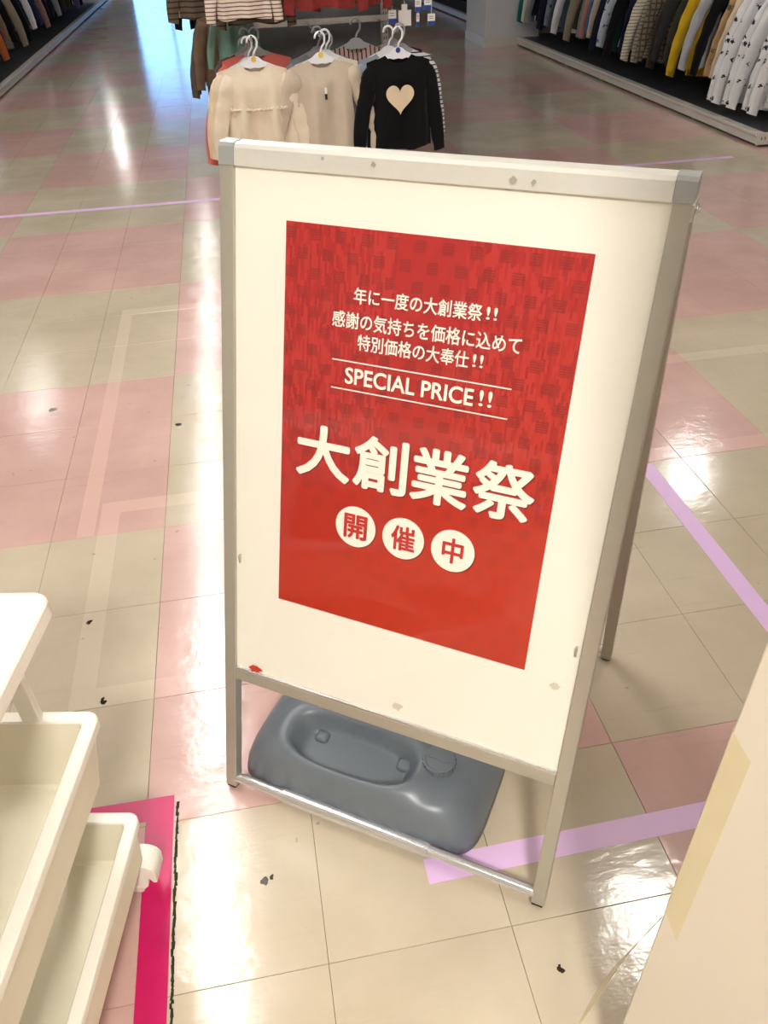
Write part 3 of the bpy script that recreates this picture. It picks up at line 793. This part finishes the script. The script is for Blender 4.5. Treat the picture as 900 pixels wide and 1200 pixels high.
bm = bmesh.new(); box(bm, .20, .58, GYF-.16, GYF-.03, 1.005, 1.04, None, .002); sr = bm_obj('price_rail', bm, M['cream_rail'], gd)
for k in range(4): one('clip', (.23+k*.08, .245+k*.08, GYF-.166, GYF-.160, 1.012, 1.032), M['black_plastic'], sr)
ARMX = {'left': -.305, 'mid': -.02, 'right': .315}
BARZ = .917
for nm, x in ARMX.items():
    bm = bmesh.new(); tube(bm, [(x, GYF-.012, BARZ-.004), (x, GYF-.50, BARZ-.004), (x, GYF-.51, BARZ+.012)], .0045, 8); bm_obj('display_arm', bm, M['rail'], gd)
GRP = 'kids tops on the centre gondola'
def g_at(arm, dy, kind, f, label, dx=0, dz=0, rz=0.0, **k):
    return garment(kind, F[f], (.43+ARMX[arm]+dx, 6.3+GYF-.50+dy, BARZ-.002+dz), rz, label, 'top', GRP, name='child_top', **k)
r0, b0 = g_at('left', 0, 'wide_ruffle', 'cream', 'cream blouse with a ruffled waist seam on a white hanger, front left of gondola', disc='yellow', rz=-.05)
g_at('left', .07, 'wide_b', 'cream_warm', 'plain cream top directly behind the ruffled blouse', dx=-.02, dz=-.01)
g_at('left', .13, 'wide_c', 'cream', 'second plain cream top behind the ruffled blouse', dx=-.03, hanger='hanger_grey', dz=-.02)
g_at('left', .20, 'bulky_c', 'coral', 'coral pink top behind the cream ones at the left of the gondola', hanger='hanger_grey', dx=.02, dz=.01, scale=.93)
g_at('left', .29, 'tee_b', 'dtaupe', 'dark taupe top behind the coral one', hanger='hanger_grey', dx=-.02, scale=.95)
r1, b1 = g_at('mid', 0, 'drape_puff', 'oat', 'oatmeal sweatshirt with gathered shoulders and a small chest tag, front middle', disc='yellow', rz=.05)
g_at('mid', .07, 'tee_c', 'offwhite', 'off-white top directly behind the oatmeal sweatshirt', dx=.03)
g_at('mid', .13, 'slim_b', 'lavender', 'dusty lavender top behind the off-white one', dx=.05, scale=.88, dz=-.02, hanger='hanger_grey')
g_at('mid', .19, 'wide_c', 'grey', 'mid grey top behind the lavender one', dx=.01, hanger='hanger_grey')
r2, b2 = g_at('right', 0, 'tee_d', 'black', 'black long-sleeved top with a large cream heart on the chest', disc='blue')
g_at('right', .06, 'wide_c', 'bluegrey', 'blue-grey top just behind the black heart top', dx=-.03, dz=.0)
g_at('right', .13, 'tee_b', 'bwstripe', 'black and white striped top half hidden behind the black heart top', dx=.035, hanger='hanger_grey')
g_at('right', .21, 'tee_c', 'burgstripe', 'burgundy and pink striped top between the grey and black ones', dx=-.15, hanger='hanger_grey', dz=.02)
g_at('right', .29, 'tee_b', 'maroon', 'maroon top at the very back right of the front rack', dx=.03, hanger='hanger_grey')
# heart print
bm = bmesh.new(); pts = []
for k in range(48):
    t_ = 2*PI*k/48; pts.append((16*math.sin(t_)**3*.0039, (13*math.cos(t_)-5*math.cos(2*t_)-2*math.cos(3*t_)-math.cos(4*t_))*.0041))
A = [bm.verts.new((x, 0, z-.165)) for x, z in pts]; B = [bm.verts.new((x, .001, z-.165)) for x, z in pts]
bm.faces.new(A); bm.faces.new(B[::-1])
for k in range(48): bm.faces.new((A[k], A[(k+1) % 48], B[(k+1) % 48], B[k]))
ht = bm_obj('heart_print', bm, F['cream_warm'], b2); ht.location = (0, -.036, 0); ht['label'] = 'cream heart print'
# chest tag, neck labels
o = one('chest_tag', (.0, .011, -.036, -.034, -.150, -.105), M['paper'], b1); one('neck_label', (-.014, .014, -.004, -.003, -.060, -.030), M['paper'], b0); one('neck_label', (-.010, .010, -.004, -.003, -.056, -.034), M['paper'], b1)
one('chest_tag', (.0, .011, -.0375, -.036, -.152, -.130), M['black_plastic'], b1)
# gathered seam of the ruffled blouse
bm = bmesh.new(); P_ = []
for k in range(41):
    a = -1+2*k/40; P_.append((a*.122, -.030*math.sqrt(max(0, 1-a*a*.92))-.010+.004*math.cos(k*2.6), -.172+.003*math.cos(k*2.1)))
tube(bm, P_, [.0055+.002*math.cos(k*2.6) for k in range(41)], 6); bm_obj('ruffle_seam', bm, F['cream'], b0, True)
# upper row
def up_at(x, z, dy, kind, f, label, **k):
    return garment(kind, F[f], (x, 6.3+GYF-.50+dy, z), 0, label, 'top', 'kids tops on the upper arms of the gondola', name='child_top', **k)
up_at(.11, 1.335, 0, 'tee_e', 'brownstripe', 'cream top with thin brown stripes hanging above the ruffled blouse', scale=.74)
up_at(.16, 1.335, .09, 'tee_c', 'darkstripe', 'brown and black striped top behind the cream striped one', hanger='hanger_grey', scale=.80)
up_at(-.03, 1.38, .22, 'tee_b', 'darkstripe', 'brown and black striped top, second behind the cream striped one', hanger='hanger_grey', scale=.85)
up_at(.45, 1.40, .02, 'tee_b', 'red', 'brick red top hanging above the oatmeal sweatshirt', scale=.84)
up_at(.57, 1.40, .10, 'tee_c', 'red', 'brick red top partly behind the other brick red one', hanger='hanger_grey', scale=.84)
# left flank of the gondola: tops hanging sideways
SIDE = [('brown', 1.034, 4.50, 'brown top on the left flank of the gondola, nearest the camera'), ('dtaupe', 1.034, 4.62, 'dark taupe top on the left flank behind the brown one'),
        ('taupe', 1.034, 4.76, 'taupe top on the left flank, third in the row'), ('charcoal', 1.00, 4.95, 'charcoal top low on the left flank'),
        ('darkstripe', 1.364, 4.55, 'brown striped top high on the left flank, nearest'), ('darkstripe', 1.364, 4.75, 'brown striped top high on the left flank, second'),
        ('pinkdust', 1.30, 4.95, 'dusty pink top high on the left flank'), ('black', 1.28, 5.15, 'black top high on the left flank farthest back')]
for z0_, ox in ((1.03, .045), (1.36, .10)):
    bm = bmesh.new(); box(bm, GX0-ox-.006, GX0-ox+.006, GYF+.10, GYF+1.7, z0_-.01, z0_+.004); box(bm, GX0-ox, GX0+.04, GYF+.30, GYF+.31, z0_-.01, z0_+.0); box(bm, GX0-ox, GX0+.04, GYF+1.5, GYF+1.51, z0_-.01, z0_+.0)
    bm_obj('hang_rail', bm, M['rail'], gd)
for q, (f, zz, y, lab) in enumerate(SIDE):
    garment('slim_b' if q % 2 else 'tee_b', F[f], (.43+GX0-(.045 if zz < 1.2 else .10), y, zz), .3, lab, 'top', 'kids tops on the gondola flank', name='child_top', hanger='hanger_grey', scale=.8)
garment('slim_b', F['mint'], (.055, 4.20, 1.045), 0.1, 'mint green top hanging behind the left front arm', 'top', 'kids tops on the gondola flank', name='child_top', hanger='hanger_grey', scale=.50)
for x_, z_, l_ in ((.055-.43, 1.041, .25), (-.32, 1.331, .50), (-.46, 1.376, .30), (.02, 1.396, .50), (.14, 1.396, .42)):
    bm = bmesh.new(); tube(bm, [(x_, GYF-.012, z_), (x_, GYF-l_, z_)], .0045, 8); bm_obj('display_arm', bm, M['rail'], gd)
# price tags at the right edge of the gondola
TAGS = [(.879, 4.05, .962, .028, .048, 1), (.926, 4.06, .966, .034, .048, 1), (.937, 4.04, .908, .034, .045, 1), (.884, 4.08, .900, .014, .055, 1), (.762, 4.05, .922, .036, .052, 1),
        (.820, 4.06, .910, .058, .060, 0), (.825, 4.09, .960, .026, .030, 0)]
bm = bmesh.new()
for z_ in (1.033,): tube(bm, [(GX1-.06, GYF-.02, z_), (.50, GYF-.03, z_), (.52, GYF-.35, z_)], .003, 6); tube(bm, [(.30, GYF-.02, z_), (.30, GYF-.30, z_), (.50, GYF-.30, z_)], .003, 6)
bm_obj('tag_rail', bm, M['rail'], gd)
for q, (x, y, z, w_, h_, nb) in enumerate(TAGS):
    r = empty('price_tag', (x, y, z+h_/2))
    tag(r, ['white and navy price tag, upper left of the tag cluster', 'white and navy price tag, upper right of the tag cluster', 'white and navy price tag, lower right of the cluster',
            'narrow white and navy price tag hanging in the middle of the cluster', 'pale tag with navy foot left of the plain card', 'plain pale square card tag beside the price tags', 'small plain tag above the square card'][q], 'price tag', 'price tags at the gondola corner')
    one('card', (-w_/2, w_/2, 0, .0015, -h_/2, h_/2), M['paper'], r)
    one('loop', (-.0008, .0008, 0, .0015, h_/2, 1.031-(z+h_/2)), M['paper'], r)
    if nb:
        one('colour_band', (-w_/2, w_/2, -.0006, -.0001, -h_/2, -h_/2+h_*.38), M['blue'], r)
        for kk in (0, 1): one('printed_line', (-w_*.30, w_*.25, -.0006, -.0001, h_*(.08+.17*kk), h_*(.12+.17*kk)), M['charcoal'] if 'charcoal' in M else M['black_plastic'], r)

# ---------------------------------------------------------------- wall racks
def rack(name, label, xf, side, y0, y1, units, lip=.075):
    """xf: front plane x; side +1: rack extends to +x"""
    r = empty(name, (xf, (y0+y1)/2, 0)); tag(r, label, 'rack'); h = (y1-y0)/2
    def bx(nm, x0, x1, ya, yb, z0, z1, mt, par=r, bev=.002):
        a, b = sorted((side*x0, side*x1)); return one(nm, (a, b, ya, yb, z0, z1), mt, par, bev)
    n = max(1, round((y1-y0)/units)); L = (y1-y0)/n
    for k in range(n):
        ya, yb = -h+k*L, -h+(k+1)*L
        bx('kick_panel', .0, .018, ya+.002, yb-.002, .016, lip-.012, M['shelf_white'])
        bx('deck_edge', -.012, .05, ya+.001, yb-.001, lip-.011, lip+.010, M['shelf_white'], bev=.004)
        bx('deck', .051, .86, ya+.001, yb-.001, lip-.008, lip+.004, M['deck'])
        bx('back_panel', .86, .875, ya+.001, yb-.001, .0, 2.0, M['shelf_grey'])
    for k in range(n+1):
        yy = -h+k*L
        yy = min(max(yy, -h+.02), h-.02)
        bx('upright', .84, .859, yy-.015, yy+.015, .08, 2.05, M['shelf_white'])
        bm = bmesh.new(); tube(bm, [(side*.022, yy, 0), (side*.022, yy, .018)], .012, 10); bm_obj('levelling_foot', bm, M['cap'], r)
        bx('rail_bracket', .37, .839, yy-.004, yy+.004, 1.0, 1.03, M['rail'])
    bm = bmesh.new(); tube(bm, [(side*.36, -h+.01, 1.0), (side*.36, h-.01, 1.0)], .012, 12); bm_obj('hang_rail', bm, M['rail'], r)
    return r
rr = rack('wall_rack', 'long white-edged clothes rack with dark deck along the right of the shop', 3.36, 1, 5.07, 10.33, .88)
one('end_panel', (0.0, .86, -2.648, -2.632, .014, .086), M['shelf_white'], rr, .002)
for dx in (.02, .045, .70, .73): one('slot', (dx, dx+.005, -2.6495, -2.6481, .045, .062), M['black_plastic'], rr)
one('support_post', (.245, .275, -1.72, -1.69, .08, 2.0), M['shelf_white'], rr, .002)
rl = rack('wall_rack', 'dark clothes rack with pale front edge along the left of the aisle', -2.125, -1, 5.4, 20.2, .92)
rf = rack('wall_rack', 'far clothes rack continuing beyond the white pillar', 3.42, 1, 11.6, 17.6, 1.0)
rx = rack('wall_rack', 'clothes rack further right', 9, 1, 0, 1, 1) if False else None

KN = dict(black='black', navy='navy blue', white='white', silver='pale grey', mustard='mustard yellow', gold='golden yellow', dolive='dark olive', olive='olive green', umber='dark brown', check='brown checked',
          creamstripe='cream pin-striped', taupestripe='taupe striped', bluegrey='blue-grey', forest='dark green', blueprint='white and blue patterned', beige='beige', cream_warm='tan', azure='bright blue',
          pinkdust='dusty pink', grey='mid grey', taupe='taupe', teal='teal green', slate='slate blue', royal='royal blue', greenprint='green patterned', khaki='khaki', bwstripe='white striped', plaid='blue plaid',
          camo='tan camouflage', whiteprint='white dark-printed', maroon='maroon', rust='rust orange', purple='violet', mauve='mauve pink', charcoal='charcoal', navyprint='navy patterned', greyprint='grey-blue patterned', dtaupe='dark taupe',
          oat='oatmeal', brown='brown', cream='cream')
RG = ['black', 'silver', 'mustard', 'mustard', 'dolive', 'charcoal', 'umber', 'navy', 'check', 'taupestripe', 'creamstripe', 'bluegrey', 'navy', 'black', 'forest', 'black', 'blueprint', 'navy', 'beige', 'oat', 'azure',
      'pinkdust', 'grey', 'taupe', 'olive', 'teal', 'white', 'slate', 'royal', 'greyprint', 'navy', 'royal', 'greenprint', 'black', 'grey', 'navy', 'cream', 'teal', 'khaki', 'bwstripe', 'plaid', 'black', 'navy']
KINDS = ['long_a', 'bulky_b', 'slim_c', 'long_d', 'bulky_a', 'slim_a']
rnd = random.Random(5)
def row(lst, x, y0, dy, z, where, near, group, rzr=.12, flip=1, seed=1, jig=.02):
    rnd = random.Random(seed)
    for q, f in enumerate(lst):
        a = KN[lst[q-1]] if q else None; b = KN[lst[q+1]] if q+1 < len(lst) else None
        if a and b: lab = f'{KN[f]} garment on the {where}, between {a} and {b} ones'
        elif b: lab = f'{KN[f]} garment on the {where}, {near}'
        else: lab = f'{KN[f]} garment on the {where}, last in the row'
        if lst[max(0, q-1):q+2] and any(lst[max(0, p_-1):p_+2] == lst[max(0, q-1):q+2] for p_ in range(len(lst)) if p_ != q):
            lab += ', nearer' if [p_ for p_ in range(len(lst)) if lst[max(0, p_-1):p_+2] == lst[max(0, q-1):q+2]].index(q) == 0 else ', farther back'
        kind = KINDS[rnd.randrange(len(KINDS))]
        sm = F['silver'] if (f == 'mustard' and q == 3) else None
        garment(kind, F[f], (x+rnd.uniform(-jig, jig), y0+dy*q+rnd.uniform(-.02, .02), z), rnd.uniform(-rzr, rzr), lab, 'garment', group, scale=rnd.uniform(1.17, 1.34)*1.04, name='hanging_garment')
row(RG, 3.72, 6.12, .104, 1.012, 'right rack', 'beside the white printed ones', 'garments on the right wall rack', rzr=.16, jig=.045, seed=3)
for q, (f, y, dx) in enumerate((('camo', 5.92, .03), ('cream_warm', 5.82, .02))):
    garment('long_a', F[f], (3.70+dx, y, 1.012), .05, ['tan camouflage garment behind the white printed ones on the right rack', 'plain tan garment right behind the white printed ones on the right rack'][q], 'garment', 'garments on the right wall rack', scale=1.25, name='hanging_garment')
for q in range(6):
    y = 5.70-.10*q
    garment(['bulky_b', 'long_d', 'bulky_a', 'long_a', 'bulky_b', 'long_d'][q], F['whiteprint'], (3.72+.012*q+random.uniform(-.01, .01), y, 1.012), random.uniform(-.12, .12),
            ['white garment with dark animal print, farthest back of the printed ones', 'white garment with dark print, second from the back of the printed ones', 'white garment with dark print, third from the back of the printed ones',
             'white garment with dark print, third from the front of the printed ones', 'white garment with dark print, second from the front of the printed ones', 'white garment with dark print, nearest on the right wall rack'][q],
            'garment', 'white printed garments at the rack end', scale=1.47, name='hanging_garment')
LG = ['white', 'azure', 'black', 'maroon', 'rust', 'maroon', 'brown', 'black', 'taupe', 'black', 'charcoal', 'white', 'navyprint', 'mauve', 'black', 'greyprint', 'navy', 'grey', 'black', 'umber', 'black', 'dolive', 'black', 'purple', 'navy',
      'black', 'charcoal', 'taupe', 'black', 'navy', 'black', 'grey', 'black', 'umber']
row(LG, -2.49, 8.3, .30, 1.012, 'left rack', 'nearest', 'garments on the left wall rack', seed=9)
row(['black', 'navy', 'black', 'charcoal', 'black', 'grey'], 3.78, 12.0, .35, 1.012, 'far rack', 'nearest', 'garments on the far rack', seed=4)
